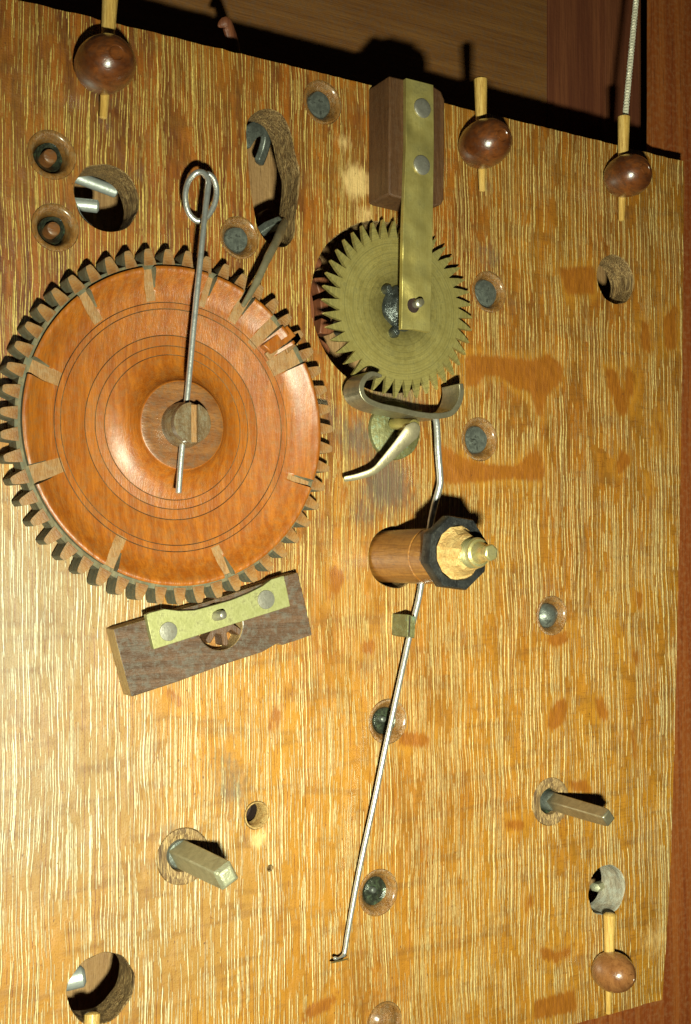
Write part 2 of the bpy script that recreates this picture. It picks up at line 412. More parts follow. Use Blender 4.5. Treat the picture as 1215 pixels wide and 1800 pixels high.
holes = {
    'rods': circ(188, 348, 60, wob=.05, seed=1),
    'slot': smooth_loop([(433, 222), (447, 199), (472, 191), (496, 202), (511, 232), (519, 270), (528, 305), (525, 345), (519, 385), (518, 412),
                         (505, 432), (486, 434), (468, 424), (453, 400), (447, 372), (440, 330), (436, 280)]),
    'escape': circ(678, 540, 152, wob=.02, seed=3, n=80),
    'right': circ(1082, 491, 44, wob=.06, seed=4),
    'low': circ(1067, 1565, 44, wob=.10, seed=5),
    'left_low': circ(178, 1737, 62, wob=.06, seed=6),
    'pipe': circ(694, 979, 55, wob=.03, seed=7),
    'small': circ(451, 1433, 25, wob=.06, seed=8, n=28),
    'tiny': circ(475, 1526, 6.5, wob=.1, seed=9, n=14),
}
loops = list(holes.values())
for c, r, k in bush_info:
    loops.append([(c[0]+r*math.cos(2*math.pi*i/40), c[1]+r*math.sin(2*math.pi*i/40)) for i in range(40)])
tl, tr, br = P(-60, -23), P(1203, 284), P(1164, 1757)
bl = P(700, 1889)
k_ = (bl[1]-br[1])/(bl[0]-br[0]); ul = tl[0]-12
outline = [(ul, tl[1]+(tl[1]-tr[1])/(tl[0]-tr[0])*(ul-tl[0])), tr, P(1199, 700), P(1190, 1150), P(1180, 1500), P(1172, 1650), P(1168, 1700), br, (ul, br[1]+k_*(ul-br[0]))]
outline = densify(outline, 4.0)
outline = [(u+.22*pnoise((u*.13, v*.13, 3))+.18*pnoise((u*.9, v*.9, 3)), v+.2*pnoise((u*.13, v*.13, 9))+.3*pnoise((u*.7, v*.7, 9))) for u, v in densify(outline, 1.6)]

def inside(p, loop):
    c = False; x, y = p; j = len(loop)-1
    for i in range(len(loop)):
        xi, yi = loop[i]; xj, yj = loop[j]
        if (yi > y) != (yj > y) and x < (xj-xi)*(y-yi)/(yj-yi)+xi: c = not c
        j = i
    return c
def seg_dist(pts, loop):
    """signed distance (positive inside) of many points to a polygon"""
    pts = np.asarray(pts); L = np.asarray(loop); Q = np.roll(L, -1, 0); best = np.full(len(pts), 1e9); ins = np.zeros(len(pts), bool)
    for a, b in zip(L, Q):
        ab = b-a; t = np.clip(((pts-a)@ab)/max(ab@ab, 1e-9), 0, 1); d = np.linalg.norm(pts-(a+t[:, None]*ab), axis=1)
        best = np.minimum(best, d)
        if a[1] != b[1]:
            cr = ((a[1] > pts[:, 1]) != (b[1] > pts[:, 1])) & (pts[:, 0] < (b[0]-a[0])*(pts[:, 1]-a[1])/(b[1]-a[1])+a[0]); ins ^= cr
    return np.where(ins, best, -best)

us = [p[0] for p in outline]; vs_ = [p[1] for p in outline]
gu, gv = np.meshgrid(np.arange(min(us)+1, max(us), 2.0), np.arange(min(vs_)+1, max(vs_), 2.0))
gp = np.stack([gu.ravel(), gv.ravel()], 1)
keep = seg_dist(gp, outline) > .9
for L in loops: keep &= seg_dist(gp, L) < -.9
gp = gp[keep]
def cdt(extra):
    pts, edges = [], []
    for L in [outline]+loops:
        o = len(pts); n = len(L); pts += L; edges += [(o+i, o+(i+1) % n) for i in range(n)]
    npts = len(pts); pts = pts + [tuple(p) for p in extra]
    vv, ee, ff, ov, oe, of = delaunay_2d_cdt([Vector(p) for p in pts], edges, [], 0, 1e-5)
    vv = np.array([tuple(v) for v in vv]); fa = np.array([f for f in ff if len(f) == 3])
    cen = vv[fa].mean(1); ok = seg_dist(cen, outline) > 0
    for L in loops: ok &= seg_dist(cen, L) < 0
    return vv, fa[ok]
fv, ff_ = cdt(gp); bv, bf = cdt(np.zeros((0, 2)))
V = [(p[0], p[1], 0.0) for p in fv]; Fc = [tuple(f) for f in ff_]; MI = [0]*len(Fc)
o = len(V); V += [(p[0], p[1], -TH) for p in bv]; Fc += [tuple(int(i)+o for i in f) for f in bf]; MI += [0]*len(bf)
dusty_ids = (4, 5)
for li, L in enumerate([outline]+loops):
    n = len(L); cx = sum(p[0] for p in L)/n; cy = sum(p[1] for p in L)/n; base = len(V)
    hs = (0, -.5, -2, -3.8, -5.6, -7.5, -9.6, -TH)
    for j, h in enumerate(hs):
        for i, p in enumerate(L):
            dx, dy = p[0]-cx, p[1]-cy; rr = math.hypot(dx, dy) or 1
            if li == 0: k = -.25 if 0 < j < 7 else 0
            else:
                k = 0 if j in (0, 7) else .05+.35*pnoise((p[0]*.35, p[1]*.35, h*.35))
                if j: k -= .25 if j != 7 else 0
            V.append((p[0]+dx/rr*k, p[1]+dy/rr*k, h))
    for j in range(len(hs)-1):
        for i in range(n):
            i2 = (i+1) % n
            Fc.append((base+j*n+i, base+j*n+i2, base+(j+1)*n+i2, base+(j+1)*n+i))
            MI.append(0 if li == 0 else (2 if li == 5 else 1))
me = bpy.data.meshes.new('oak_front_plate')
me.from_pydata([(p[0]*.001, -p[2]*.001, p[1]*.001) for p in V], [], [tuple(int(i) for i in f) for f in Fc])
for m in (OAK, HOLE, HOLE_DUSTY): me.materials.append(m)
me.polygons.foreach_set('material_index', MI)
bm = bmesh.new(); bm.from_mesh(me); bmesh.ops.remove_doubles(bm, verts=bm.verts, dist=2e-6); bmesh.ops.recalc_face_normals(bm, faces=bm.faces); bm.to_mesh(me); bm.free()
VA = np.zeros(len(me.vertices)*3); me.vertices.foreach_get('co', VA); VA = VA.reshape(-1, 3)*1000; UVp = VA[:, [0, 2]]
def zp(ox, oy, s, pts): return [(ox+a/s, oy+b/s) for a, b in pts]
Z6 = lambda p: zp(850, 400, 3.329, p); Z8 = lambda p: zp(850, 950, 3.329, p); ZB = lambda p: zp(850, 1350, 3.329, p)
ZK = lambda p: zp(560, 620, 3.284, p); ZL = lambda p: zp(200, 1350, 2.209, p)
PATCH = [Z6([(440, 235), (650, 222), (655, 390), (480, 392)]),
    Z6([(-110, 750), (0, 745), (130, 755), (280, 775), (385, 740), (470, 800), (460, 900), (370, 990), (350, 1105), (320, 1105), (270, 960), (190, 945), (110, 880), (20, 870), (-40, 930), (-110, 940)]),
    Z6([(710, 820), (780, 830), (800, 930), (850, 990), (850, 1090), (795, 1110), (760, 1000), (720, 920)]),
    Z6([(920, 545), (970, 550), (980, 730), (940, 740), (915, 640)]), Z6([(1005, 1130), (1045, 1130), (1050, 1250), (1030, 1310), (1020, 1200)]),
    Z6([(330, 1270), (345, 1300), (355, 1400), (350, 1475), (240, 1460), (260, 1410), (315, 1380)]),
    Z6([(800, 1290), (850, 1330), (860, 1370), (820, 1430), (780, 1460), (770, 1400)]), Z6([(960, 1465), (1000, 1540), (975, 1550)]),
    [(772, 776), (806, 800), (856, 815), (905, 818), (928, 800), (938, 782), (948, 806), (960, 832), (955, 846), (900, 842), (840, 847), (782, 853), (766, 830)],
    Z8([(370, 550), (510, 520), (500, 590), (430, 630), (365, 600)]), Z8([(430, 930), (500, 930), (480, 1050), (410, 1125), (370, 1080), (395, 990)]),
    Z8([(650, 920), (700, 915), (735, 1030), (705, 1080), (660, 1000)]), Z8([(890, 300), (940, 295), (920, 400), (890, 395)]),
    Z8([(760, 500), (810, 570), (780, 565)]), Z8([(860, 630), (905, 650), (910, 740), (880, 710)]), Z8([(865, 1060), (885, 1140), (905, 1290), (880, 1300), (865, 1150)]),
    Z8([(500, 1410), (600, 1400), (640, 1480), (520, 1470)]), ZB([(120, 310), (240, 300), (240, 360), (130, 365)]), ZB([(250, 740), (295, 745), (290, 810), (240, 850)]),
    ZB([(325, 1035), (420, 1075), (540, 1020), (500, 1110), (430, 1145), (340, 1110)]), ZB([(300, 1360), (540, 1290), (550, 1420), (290, 1480)]),
    ZL([(740, 930), (890, 860), (840, 940), (730, 990)]), ZK([(130, 750), (175, 760), (160, 850), (115, 930)]),
    ZK([(60, 1240), (110, 1230), (160, 1300), (100, 1420), (60, 1440)]), ZK([(250, 1670), (330, 1650), (320, 1740), (240, 1740)]),
    [(480, 1245), (500, 1235), (486, 1285), (468, 1292)], [(285, 1212), (300, 1210), (328, 1240), (315, 1243)], [(1165, 560), (1190, 530), (1190, 610), (1170, 620)],
    [(700, 1285), (760, 1290), (750, 1315), (700, 1310)], [(1100, 640), (1118, 660), (1112, 700), (1096, 690)]]
sd = np.full(len(UVp), -6.0)
for poly in PATCH: sd = np.maximum(sd, seg_dist(UVp, [P(x, y) for x, y in poly]))
def gauss(items):
    g = np.zeros(len(UVp))
    for x, y, r, s in items:
        c = np.array(P(x, y)); rr = r*mmpp(x, y); g = np.maximum(g, s*np.exp(-((UVp-c)**2).sum(1)/(2*(rr*.6)**2)))
    return g
grime = gauss([(410, 1385, 62, .62), (680, 850, 70, .95), (640, 900, 50, .6), (690, 700, 80, .8), (860, 450, 45, .55), (900, 540, 40, .4), (970, 1030, 35, .45), (630, 770, 60, .75), (590, 740, 45, .5),
    (240, 300, 40, .4), (185, 215, 28, .5), (855, 330, 22, .5), (300, 1460, 35, .45), (470, 1540, 22, .4), (560, 1200, 40, .35), (1100, 380, 25, .35), (500, 700, 50, .2), (300, 1550, 40, .2), (395, 1340, 45, .5), (330, 1400, 40, .35), (560, 640, 40, .3), (720, 880, 45, .5), (650, 1170, 50, .35), (430, 1470, 35, .4), (610, 1010, 40, .3), (880, 620, 30, .3), (185, 170, 45, .4), (150, 300, 50, .35),
    (125, 440, 45, .35), (960, 1340, 30, .35), (760, 1165, 40, .3)] + [(x, y, r*1.5, .36) for x, y, r, k in BUSH])
worn = gauss([(625, 320, 42, .95), (605, 250, 28, .6), (640, 380, 35, .6), (85, 1600, 50, .35), (235, 1690, 50, .35), (455, 1475, 26, .8), (1150, 1650, 60, .5), (1165, 1420, 40, .4), (270, 1185, 22, .5), (1180, 1150, 30, .5), (1130, 1010, 40, .35)])
rng = (UVp[:, 0]+80)/220; low = np.clip((60-UVp[:, 1])/170, 0, 1)
tone = np.clip(.05+.42*low+.36*np.clip(rng, 0, 1), 0, 1)
glare_tint = gauss([(40, 1100, 320, .95), (110, 1400, 330, .75), (300, 1600, 380, .55), (520, 1350, 230, .35), (80, 900, 150, .5), (420, 1250, 160, .4)])  # flash glare on the lower left, painted into the board's tone
tone = np.where(glare_tint > .12, tone+(1.0-tone)*np.clip((glare_tint-.12)*3, 0, 1)+glare_tint, tone)
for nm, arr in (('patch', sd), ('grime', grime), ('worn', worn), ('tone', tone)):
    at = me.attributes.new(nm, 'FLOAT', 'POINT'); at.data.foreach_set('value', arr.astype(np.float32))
me.update()
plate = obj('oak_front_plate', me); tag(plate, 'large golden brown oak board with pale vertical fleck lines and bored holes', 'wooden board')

# bushings with their pivots, set into the plate
def bushing(c, r, kind, i):
    ri = {'pin': .58, 'grey': .60, 'flat': .66, 'dot': .62, 'dome': .62, 'shiny': .60, 'wood': .1, 'arbor': .52}[kind]*r
    s = i*3.7
    if kind == 'wood':
        prof = [(r*.99, -TH+.4), (r, -.5), (r*.97, .15), (r*.88, .1), (r*.80, -.8), (r*.70, -.3), (r*.5, .9), (r*.25, 1.4), (0, 1.5)]
        o = obj('bushing', mesh('bushing', *lathe(prof, 48, .02, s), BUSHW), plate, (*c, 0), label='brown domed wooden plug at the bottom edge')
        return o
    d = 4.2 if kind == 'pin' else 2.6
    prof = [(r*.99, -TH+.4), (r, -.35), (r*.975, .12), (r*.90, .22), (r*.82, -.05), (r*.76, -.5), (ri*1.10, -d*.55), (ri, -d*.8), (ri*.98, -TH+1)]
    if kind == 'pin': prof[4:8] = [(r*.80, .02), (r*.74, -.35), (r*.68, -1.4), (ri*1.02, -d*.8)]
    if kind == 'arbor': prof[4:8] = [(r*.84, .2), (r*.72, -.1), (ri*1.06, -.3), (ri, -1.2)]
    b = obj('bushing', mesh('bushing', *lathe(prof, 56, .05 if kind != 'pin' else .02, s), HOLE if kind == 'arbor' else BUSHW), plate, (*c, 0))
    if kind == 'pin':
        obj('oil_ring', mesh('oil_ring', *lathe([(ri*1.0, -d-1), (ri*.98, -d*.62), (ri*.82, -d*.75), (ri*.66, -d*.95), (ri*.5, -d-.8), (0, -d-.8)], 40, .12, s), BLACKG), b)
        obj('pivot', mesh('pivot', *lathe([(ri*.52, -TH), (ri*.52, -1.6), (ri*.46, -1.1), (ri*.3, -.9), (0, -.85)], 36, .02, s), HUBW), b)
    elif kind in ('grey', 'flat', 'dome', 'dot'):
        top = {'grey': -1.5, 'flat': -1.2, 'dome': .2, 'dot': -1.7}[kind]
        pr = [(ri*1.02, -TH), (ri*1.0, -d*.8), (ri*.9, -d*.55), (ri*.6, (top-d*.5)/2), (ri*.3, top), (0, top+.1)]
        obj('pivot', mesh('pivot', *lathe(pr, 40, .09, s), IRON), b)
        if kind == 'dot':
            obj('pivot_tip', mesh('pivot_tip', *lathe([(1.0, -TH), (1.0, -.9), (.7, -.4), (0, -.3)], 20, .02, s, (-1.6, -1.0)), IRON), b)
    elif kind == 'shiny':
        obj('oil_ring', mesh('oil_ring', *lathe([(ri*1.02, -TH), (ri, -d*.8), (ri*.8, -d), (ri*.4, -d*.8), (0, -d)], 40, .16, s), BLACKG), b)
        obj('pivot', mesh('pivot', *lathe([(ri*.24, -TH), (ri*.24, -1.2), (ri*.2, -.7), (ri*.1, -.5), (0, -.45)], 20, .02, s, (-ri*.25, ri*.15)), IRON), b)
    elif kind == 'arbor':
        obj('oil_ring', mesh('oil_ring', *lathe([(ri*1.02, -TH), (ri, -2), (ri*.8, -3.0), (ri*.3, -2.4), (0, -2.5)], 40, .08, s), BLACKG), b)
    return b
for i, (c, r, k) in enumerate(bush_info): bushing(c, r, k, i)
# the little light wood liner of the small hole
c = P(452, 1433); r = 24*mmpp(452, 1433)
obj('hole_liner', mesh('hole_liner', *lathe([(r*.98, -TH+1), (r*.98, .05), (r*.93, .2), (r*.86, -.1), (r*.80, -3), (r*.79, -6)], 40, .05, 3), CHIP), plate, (*c, 0), label='pale yellow lining of the small round hole')

obj('hole_shade_cup', mesh('hole_shade_cup', *lathe([(r*.79, -6), (r*.9, -6.4), (r*.9, -TH+.6), (0, -TH+.6)], 32, .03, 3), DEEP_SHADE), plate, (*c, 0))  # near-black cup added so the depth of the small hole reads as unlit

# ================================================================== COUNT WHEEL
CC = (-56.4, 21.9)
cw = thing('count_wheel', 'large round orange brown toothed wooden wheel with dished face and cut rim notches', 'wooden gear', (*CC, 0))
NT_ = 51; RO = 47.7
ang0 = math.atan2(P(262, 440, 9)[1]-CC[1], P(262, 440, 9)[0]-CC[0])
obj('gear_body', mesh('gear_body', *lathe([(0, 1.2), (42.6, 1.2), (43.6, 1.7), (43.6, 7.8), (43.0, 8.1), (41.9, 8.2)], 204, .004, 2), DUSTY), cw)
def tooth_mesh(seed):
    rnd = random.Random(seed)
    w = 1.5+.12*rnd.random(); tip = RO-.5*rnd.random(); pts = [(42.9, -w*1.12), (44.2, -w*1.0), (tip-.9, -w*.72), (tip-.15, -w*.50), (tip, -w*.3), (tip-.05, w*.35), (tip-.3, w*.55), (tip-1.1, w*.72), (44.2, w*1.0), (42.9, w*1.12)]
    V, Fc = prism(pts, 1.6, 8.3); n = len(pts)
    me = mesh('tooth', V, Fc, [DUSTY, TOOTH])
    for p in me.polygons:
        if p.normal.y < -.8: p.material_index = 1
    return me
tms = [tooth_mesh(s) for s in range(4)]
for k in range(NT_):
    o = obj('tooth', tms[(k*7) % 4], cw, (0, 0, 0), bevel=.35)
    o.rotation_euler = (0, -(ang0+2*math.pi*k/NT_), 0)
notch_px = [(263, 492, 3.3, .80), (158, 537, 3.6, .80), (74, 652, 4.6, .79), (76, 828, 5.0, .77), (197, 985, 3.8, .78), (392, 990, 3.2, .80), (532, 846, 2.2, .82), (370, 486, 2.2, .80), (432, 524, 3.4, .80), (472, 578, 4.0, .76), (512, 628, 6.0, .77), (497, 603, 1.8, .9)]
notches = []
for x, y, wd, rin in notch_px:
    q = P(x, y, 8.5); notches.append((math.atan2(q[1]-CC[1], q[0]-CC[0]), R_(wd), rin*42.2))
def dish_h(r):
    pr = [(0, 10.9), (11.6, 10.9), (12.0, 10.7), (12.2, 9.9), (13.0, 8.5), (14.2, 7.2), (16, 6.1), (18.5, 5.35), (19.37, 5.2), (19.5, 4.85), (19.63, 5.15), (21.82, 5.0), (21.95, 4.65), (22.08, 5.0),
          (24.62, 5.1), (24.75, 4.65), (24.88, 5.15), (31.47, 6.5), (31.6, 6.1), (31.73, 6.6), (33.17, 6.8), (33.3, 6.2), (33.43, 6.7), (35.5, 7.1), (37.5, 7.9), (39.5, 9.2), (41.2, 10.4), (41.8, 10.5), (42.3, 10.2), (42.45, 9.6)]
    for (r0, h0), (r1, h1) in zip(pr, pr[1:]):
        if r <= r1: return h0+(h1-h0)*(r-r0)/(r1-r0)
    return pr[-1][1]
radii = [5.0, 8, 10, 11.6, 11.85, 12.05, 12.2, 12.5, 13, 13.7, 14.5, 15.5, 16.5, 17.5, 18.5, 19.25, 19.5, 19.8, 20.7, 21.7, 21.95, 22.2, 23, 23.7, 24.4, 24.75, 25.1, 26, 28, 30, 31.3, 31.6, 31.95, 32.4, 33.0, 33.3, 33.8,
         34.6, 35.5, 36.3, 37.2, 38.1, 39, 39.8, 40.5, 41.2, 41.6, 41.9, 42.15, 42.3]
GRV = (19.5, 21.95, 24.75, 31.6, 33.3)
radii = sorted(set([x for x in radii if all(abs(x-g) > .45 for g in GRV)]+[g+d for g in GRV for d in (-.3, -.13, 0, .13, .3)]))
NA = 900; V, Fc, MI = [], [], []
floor_h = 6.9
for j, r in enumerate(radii):
    for k in range(NA):
        a = 2*math.pi*k/NA; h = dish_h(r)
        for na, nw, rin in notches:
            d = abs((a-na+math.pi) % (2*math.pi)-math.pi)
            wloc = nw*.66 if r > rin else 0
            if r > rin and d < wloc: h = min(h, floor_h+.12*(r-34))
        rr = r*(1+.0015*math.sin(3*a))
        h += .05*pnoise((math.cos(a)*r*.2, math.sin(a)*r*.2, 5)) + (.12*pnoise((math.cos(a)*r*.9, math.sin(a)*r*.22, 8)) if r > 40.4 else 0)
        V.append((rr*math.cos(a), rr*math.sin(a), h))
base = len(V)
for k in range(NA):
    a = 2*math.pi*k/NA; V.append((42.15*math.cos(a), 42.15*math.sin(a), 6.5))
def notch_at(a, r):
    for na, nw, rin in notches:
        d = abs((a-na+math.pi) % (2*math.pi)-math.pi)
        wloc = nw*.66 if r > rin else 0
        if r > rin and d < wloc: return True
    return False
for j in range(len(radii)):
    for k in range(NA):
        k2 = (k+1) % NA
        Fc.append((j*NA+k, j*NA+k2, (j+1)*NA+k2, (j+1)*NA+k))
        q = [V[i][2] for i in Fc[-1]]
        if j == len(radii)-1: MI.append(2)
        elif radii[j] > 31.5 and max(q)-min(q) < .5 and notch_at(2*math.pi*(k+.5)/NA, radii[j]): MI.append(1)
        elif max(q)-min(q) > .8 and radii[j] > 31.5: MI.append(2)
        elif radii[j] < 11.3: MI.append(3)
        elif j and any(abs(radii[j]-g) < .01 or abs(radii[j+1]-g) < .01 for g in GRV): MI.append(4)
        else: MI.append(0)
dm = bpy.data.meshes.new('dish'); dm.from_pydata([(p[0]*.001, -p[2]*.001, p[1]*.001) for p in V], [], Fc)
for m in (FRUIT, CUT, DUSTY, HUBW, DIRT): dm.materials.append(m)
dm.polygons.foreach_set('material_index', MI)
bm = bmesh.new(); bm.from_mesh(dm); bmesh.ops.recalc_face_normals(bm, faces=bm.faces)
if sum(f.normal.y for f in bm.faces) > 0: bmesh.ops.reverse_faces(bm, faces=bm.faces)
bm.to_mesh(dm); bm.free()
dm.polygons.foreach_set('use_smooth', [True]*len(dm.polygons)); dm.set_sharp_from_angle(angle=R_(50))
obj('dish', dm, cw)
# blocks left standing in the damaged part of the rim
for (x0, y0, x1, y1, x2, y2, x3, y3, h, m) in [(462, 607, 505, 572, 520, 590, 478, 622, 9.3, FRUIT), (470, 620, 497, 600, 503, 606, 478, 632, 7.9, CUT), (500, 600, 527, 582, 534, 596, 508, 622, 8.3, TOOTH)]:
    q = rel([P(x, y, 9) for x, y in ((x0, y0), (x1, y1), (x2, y2), (x3, y3))], CC)
    obj('rim_fragment', mesh('rim_fragment', *prism(q, 6.4, h), m), cw, bevel=.3)
# slotted arbor end in the hub
ar = obj('arbor_end', mesh('arbor_end', *lathe([(6.15, 4), (6.1, 11), (5.9, 13.2), (5.45, 15.0), (5.2, 15.4), (0, 15.4)], 56, .015, 4), ARBW), cw)
def dpart(x0, x1, rad, ha, hb):
    pts = []
    for k in range(61):
        a = 2*math.pi*k/60; x, y = rad*math.cos(a), rad*math.sin(a)
        if x0 <= x <= x1: pts.append((x, y))
    if x0 > -90: pts.append((x0, -math.sqrt(rad*rad-x0*x0))); pts.append((x0, math.sqrt(rad*rad-x0*x0)))
    if x1 < 90: pts.append((x1, math.sqrt(rad*rad-x1*x1))); pts.append((x1, -math.sqrt(rad*rad-x1*x1)))
    cx = sum(p[0] for p in pts)/len(pts); pts = sorted(set(pts), key=lambda p: math.atan2(p[1], p[0]-cx))
    return prism(pts, ha, hb)
obj('face_half', mesh('face_half', *dpart(-99, -.5, 5.3, 15.2, 17.5), ARBW, 30), ar, bevel=.25)
obj('face_half', mesh('face_half', *dpart(1.7, 99, 5.25, 15.2, 17.1), ARBW, 30), ar, bevel=.25)
obj('slot_dust', mesh('slot_dust', *box(-.48, 1.68, -4.9, 4.9, 15.2, 15.9), CUT), ar)
wc = P(338, 560, 22)
cotter = thing('wire_hand_pin', 'bright steel wire pin with looped eye passing through the wheel hub', 'wire pin', (*P(330, 700, 13.6), 0))
o_ = P(330, 700, 13.6)
def wp(x, y, h): q = P(x, y, h); return (q[0]-o_[0], q[1]-o_[1], h)
pts = [wp(314, 866, 13.4), wp(319, 800, 13.5), wp(330, 690, 13.6), wp(342, 560, 14), wp(354, 440, 14.2), wp(361, 370, 13.6), wp(365, 335, 13.2), wp(366, 316, 13), wp(358, 304, 12.2), wp(345, 304, 11), wp(331, 320, 10), wp(326, 345, 9.6),
       wp(331, 372, 9.3), wp(346, 388, 9.6), wp(362, 383, 10.4), wp(376, 362, 11), wp(381, 336, 11.4), wp(376, 315, 11.6), wp(366, 306, 11.2), wp(359, 311, 10.8)]
obj('wire', mesh('wire', *tube(smooth_path(pts, 8), .80, 14), STEEL), cotter)

# ================================================================== DETENT LEVER in the ragged slot
o_ = P(470, 450, 12); lev = thing('detent_lever', 'bent bronze coloured rod reaching from the ragged slot down onto the wheel rim', 'lever', (*o_, 0))
pts = [wp(505, 385, -10), wp(497, 398, -2), wp(488, 420, 5), wp(470, 455, 10), wp(450, 498, 12), wp(427, 538, 12.5)]
obj('rod', mesh('rod', *tube(smooth_path(pts, 7), [1.25]*8+[1.35]*7+[1.25]*7+[1.1]*7+[.95-.05*i for i in range(7)], 12, flat=.8), LEVER), lev)
o_ = P(470, 400, -8); l2 = thing('cross_bar', 'short dark iron bar crossing the bottom end of the ragged slot', 'iron bar', (*o_, -8))
q = [wp(448, 416, -8), wp(470, 400, -7), wp(494, 390, -6)]; q = [(a, b, h+8) for a, b, h in q]
obj('bar', mesh('bar', *tube(q, 1.9, 4, flat=.9), IRON), l2, bevel=.3)
o_ = P(455, 240, -24); l3 = thing('forged_hook', 'grey forged iron hook seen inside the top of the ragged slot', 'iron hook', (*o_, -24))
q = [wp(428, 252, -20), wp(442, 232, -20), wp(458, 226, -21), wp(468, 238, -22), (wp(464, 262, -24)), wp(456, 284, -25)]; q = [(a, b, h+24) for a, b, h in q]
obj('hook', mesh('hook', *tube(smooth_path(q, 5), 2.7, 6, flat=.6), IRON), l3, bevel=.25)

# ================================================================== ESCAPE WHEEL
EH = 5.0
EC = (17.0, 61.3); ER = 26.97
ew = thing('saw_toothed_wheel', 'round olive brass wheel with pointed saw teeth in front of the large round hole', 'brass wheel', (*EC, 0))
NE = 42; pts = []
ea0 = math.atan2(P(571, 525, EH)[1]-EC[1], P(571, 525, EH)[0]-EC[0])
for k in range(NE):
    a = ea0+2*math.pi*k/NE; st = 2*math.pi/NE; rr = ER*(1+.008*math.sin(k*3.3)); ri = ER*.795
    pts += [(rr, a), (rr*.995, a+.012), (ER*.91, a+st*.40), (ri*1.004, a+st*.80), (ri, a+st*.86)]
pl = [(r*math.cos(a), r*math.sin(a)) for r, a in pts]
obj('toothed_disc', mesh('toothed_disc', *prism(pl, EH-1.3, EH), BRASS_W, 30), ew)
cl = P(722, 545, EH); cl = (cl[0]-EC[0], cl[1]-EC[1])
V, Fc = lathe([(6.6, EH-.5), (6.9, EH+.4), (6.2, EH+1.6), (5.0, EH+2.2), (4.6, EH+3.0), (3.9, EH+3.4), (3.6, EH+4.4), (2.6, EH+5.2), (0, EH+5.4)], 44, .10, 6, (0, 0))
obj('collet', mesh('collet', V, Fc, SOLDER), ew)
for (x, y, r) in [(681, 508, 1.4), (694, 584, 1.5)]:
    q = P(x, y, EH+1); obj('collet_lug', mesh('collet_lug', *lathe([(r*1.1, EH-.2), (r*1.15, EH+1.0), (r*.7, EH+2.2), (0, EH+2.5)], 18, .12, x, (q[0]-EC[0], q[1]-EC[1])), SOLDER), ew)
obj('arbor', mesh('arbor', *lathe([(3.4, -30), (3.4, EH), (1.25, EH+3), (1.2, 15.6), (.9, 16.2), (0, 16.4)], 28), STEEL_DK), ew)
ec2 = P(737, 533, 16)

# mahogany block with the brass strip
BH = 11.5
o_ = P(690, 240, 0); cock = thing('escape_wheel_cock', 'dark brown upright wooden block on the top edge holding a long brass strip', 'bearing block', (*o_, 0))
def pp(x, y, h): q = P(x, y, h); return (q[0]-o_[0], q[1]-o_[1])
bp = [pp(684, 134, BH), pp(760, 151, BH), pp(774, 163, BH), pp(781, 180, BH), pp(779, 352, BH), pp(772, 366, BH), pp(760, 366, BH), pp(690, 342, BH)]
bp = [pp(684, 133, BH), pp(762, 151, BH), pp(776, 160, BH), pp(782, 174, BH), pp(781, 350, BH), pp(776, 360, BH), pp(762, 362, BH), pp(692, 345, BH), pp(684, 341, BH)]
obj('block', mesh('block', *prism(bp, 0.05, BH), MAHOG), cock, bevel=.5)
s1 = BH+1.6
sp = [pp(714, 137, s1), pp(762, 149, s1), pp(763, 250, s1), pp(761, 400, s1), pp(756, 584, s1), pp(730, 579, s1), pp(706, 578, s1), pp(709, 400, s1), pp(714, 250, s1)]
st = obj('brass_strip', mesh('brass_strip', *prism(sp, BH+.02, s1), BRASS, 30), cock, bevel=.12)
for (x, y) in ((743, 190), (742, 290)):
    q = pp(x, y, s1+.3); r = 17.5*mmpp(x, y, s1)
    obj('nail', mesh('nail', *lathe([(r*.96, BH), (r, s1+.15), (r*.97, s1+.4), (r*.85, s1+.62), (r*.4, s1+.66), (0, s1+.64)], 32, .03, y, q), NAIL), cock)
q = pp(727, 537, s1); obj('pivot_hole', mesh('pivot_hole', *lathe([(0, s1+.02), (2.0, s1+.03), (2.35, s1-.02)], 24, .06, 2, q), DEEP_SHADE), cock)
q = pp(737, 533, s1+2.5); q0 = pp(731, 535, s1)
obj('pivot', mesh('pivot', *tube([(q0[0], q0[1], s1-1), (q0[0]*.5+q[0]*.5, q0[1]*.5+q[1]*.5, s1+1.4), (q[0], q[1], s1+2.6)], 1.2, 16), NAIL), cock)

# ================================================================== ANCHOR and crutch wire
o_ = P(700, 745, 2)
anchor = thing('anchor', 'curved steel anchor strip hugging the bottom of the brass wheel', 'escapement anchor', (*o_, 0))
front = [(672, 661), (655, 657), (641, 667), (636, 684), (644, 701), (668, 713), (700, 720), (735, 728), (765, 731), (792, 727), (806, 712), (812, 692), (811, 674)]
hF, hB = 13.5, 4.5
fp = smooth_path([(*pp(x, y, hF), 0) for x, y in front], 6); nF = len(fp)
V, Fc = [], []
for i, p in enumerate(fp):
    t = Vector(fp[min(i+1, nF-1)]) - Vector(fp[max(i-1, 0)]); t.normalize(); nn = Vector((-t.y, t.x, 0))
    w = .85*(1 if i > 8 else .45+.07*i)
    s = i/(nF-1)
    hb = hB if .0 < s else hB
    for hh in (hb, hF):
        for sg in (-1, 1):
            V.append((p[0]+nn.x*w*sg, p[1]+nn.y*w*sg, hh))
for i in range(nF-1):
    a, b = i*4, (i+1)*4
    Fc += [(a, a+1, b+1, b), (a+2, b+2, b+3, a+3), (a, b, b+2, a+2), (a+1, a+3, b+3, b+1)]
Fc += [(0, 2, 3, 1), (nF*4-4, nF*4-3, nF*4-1, nF*4-2)]
obj('strip', mesh('strip', V, Fc, STEEL_DK, 50), anchor, bevel=.2)
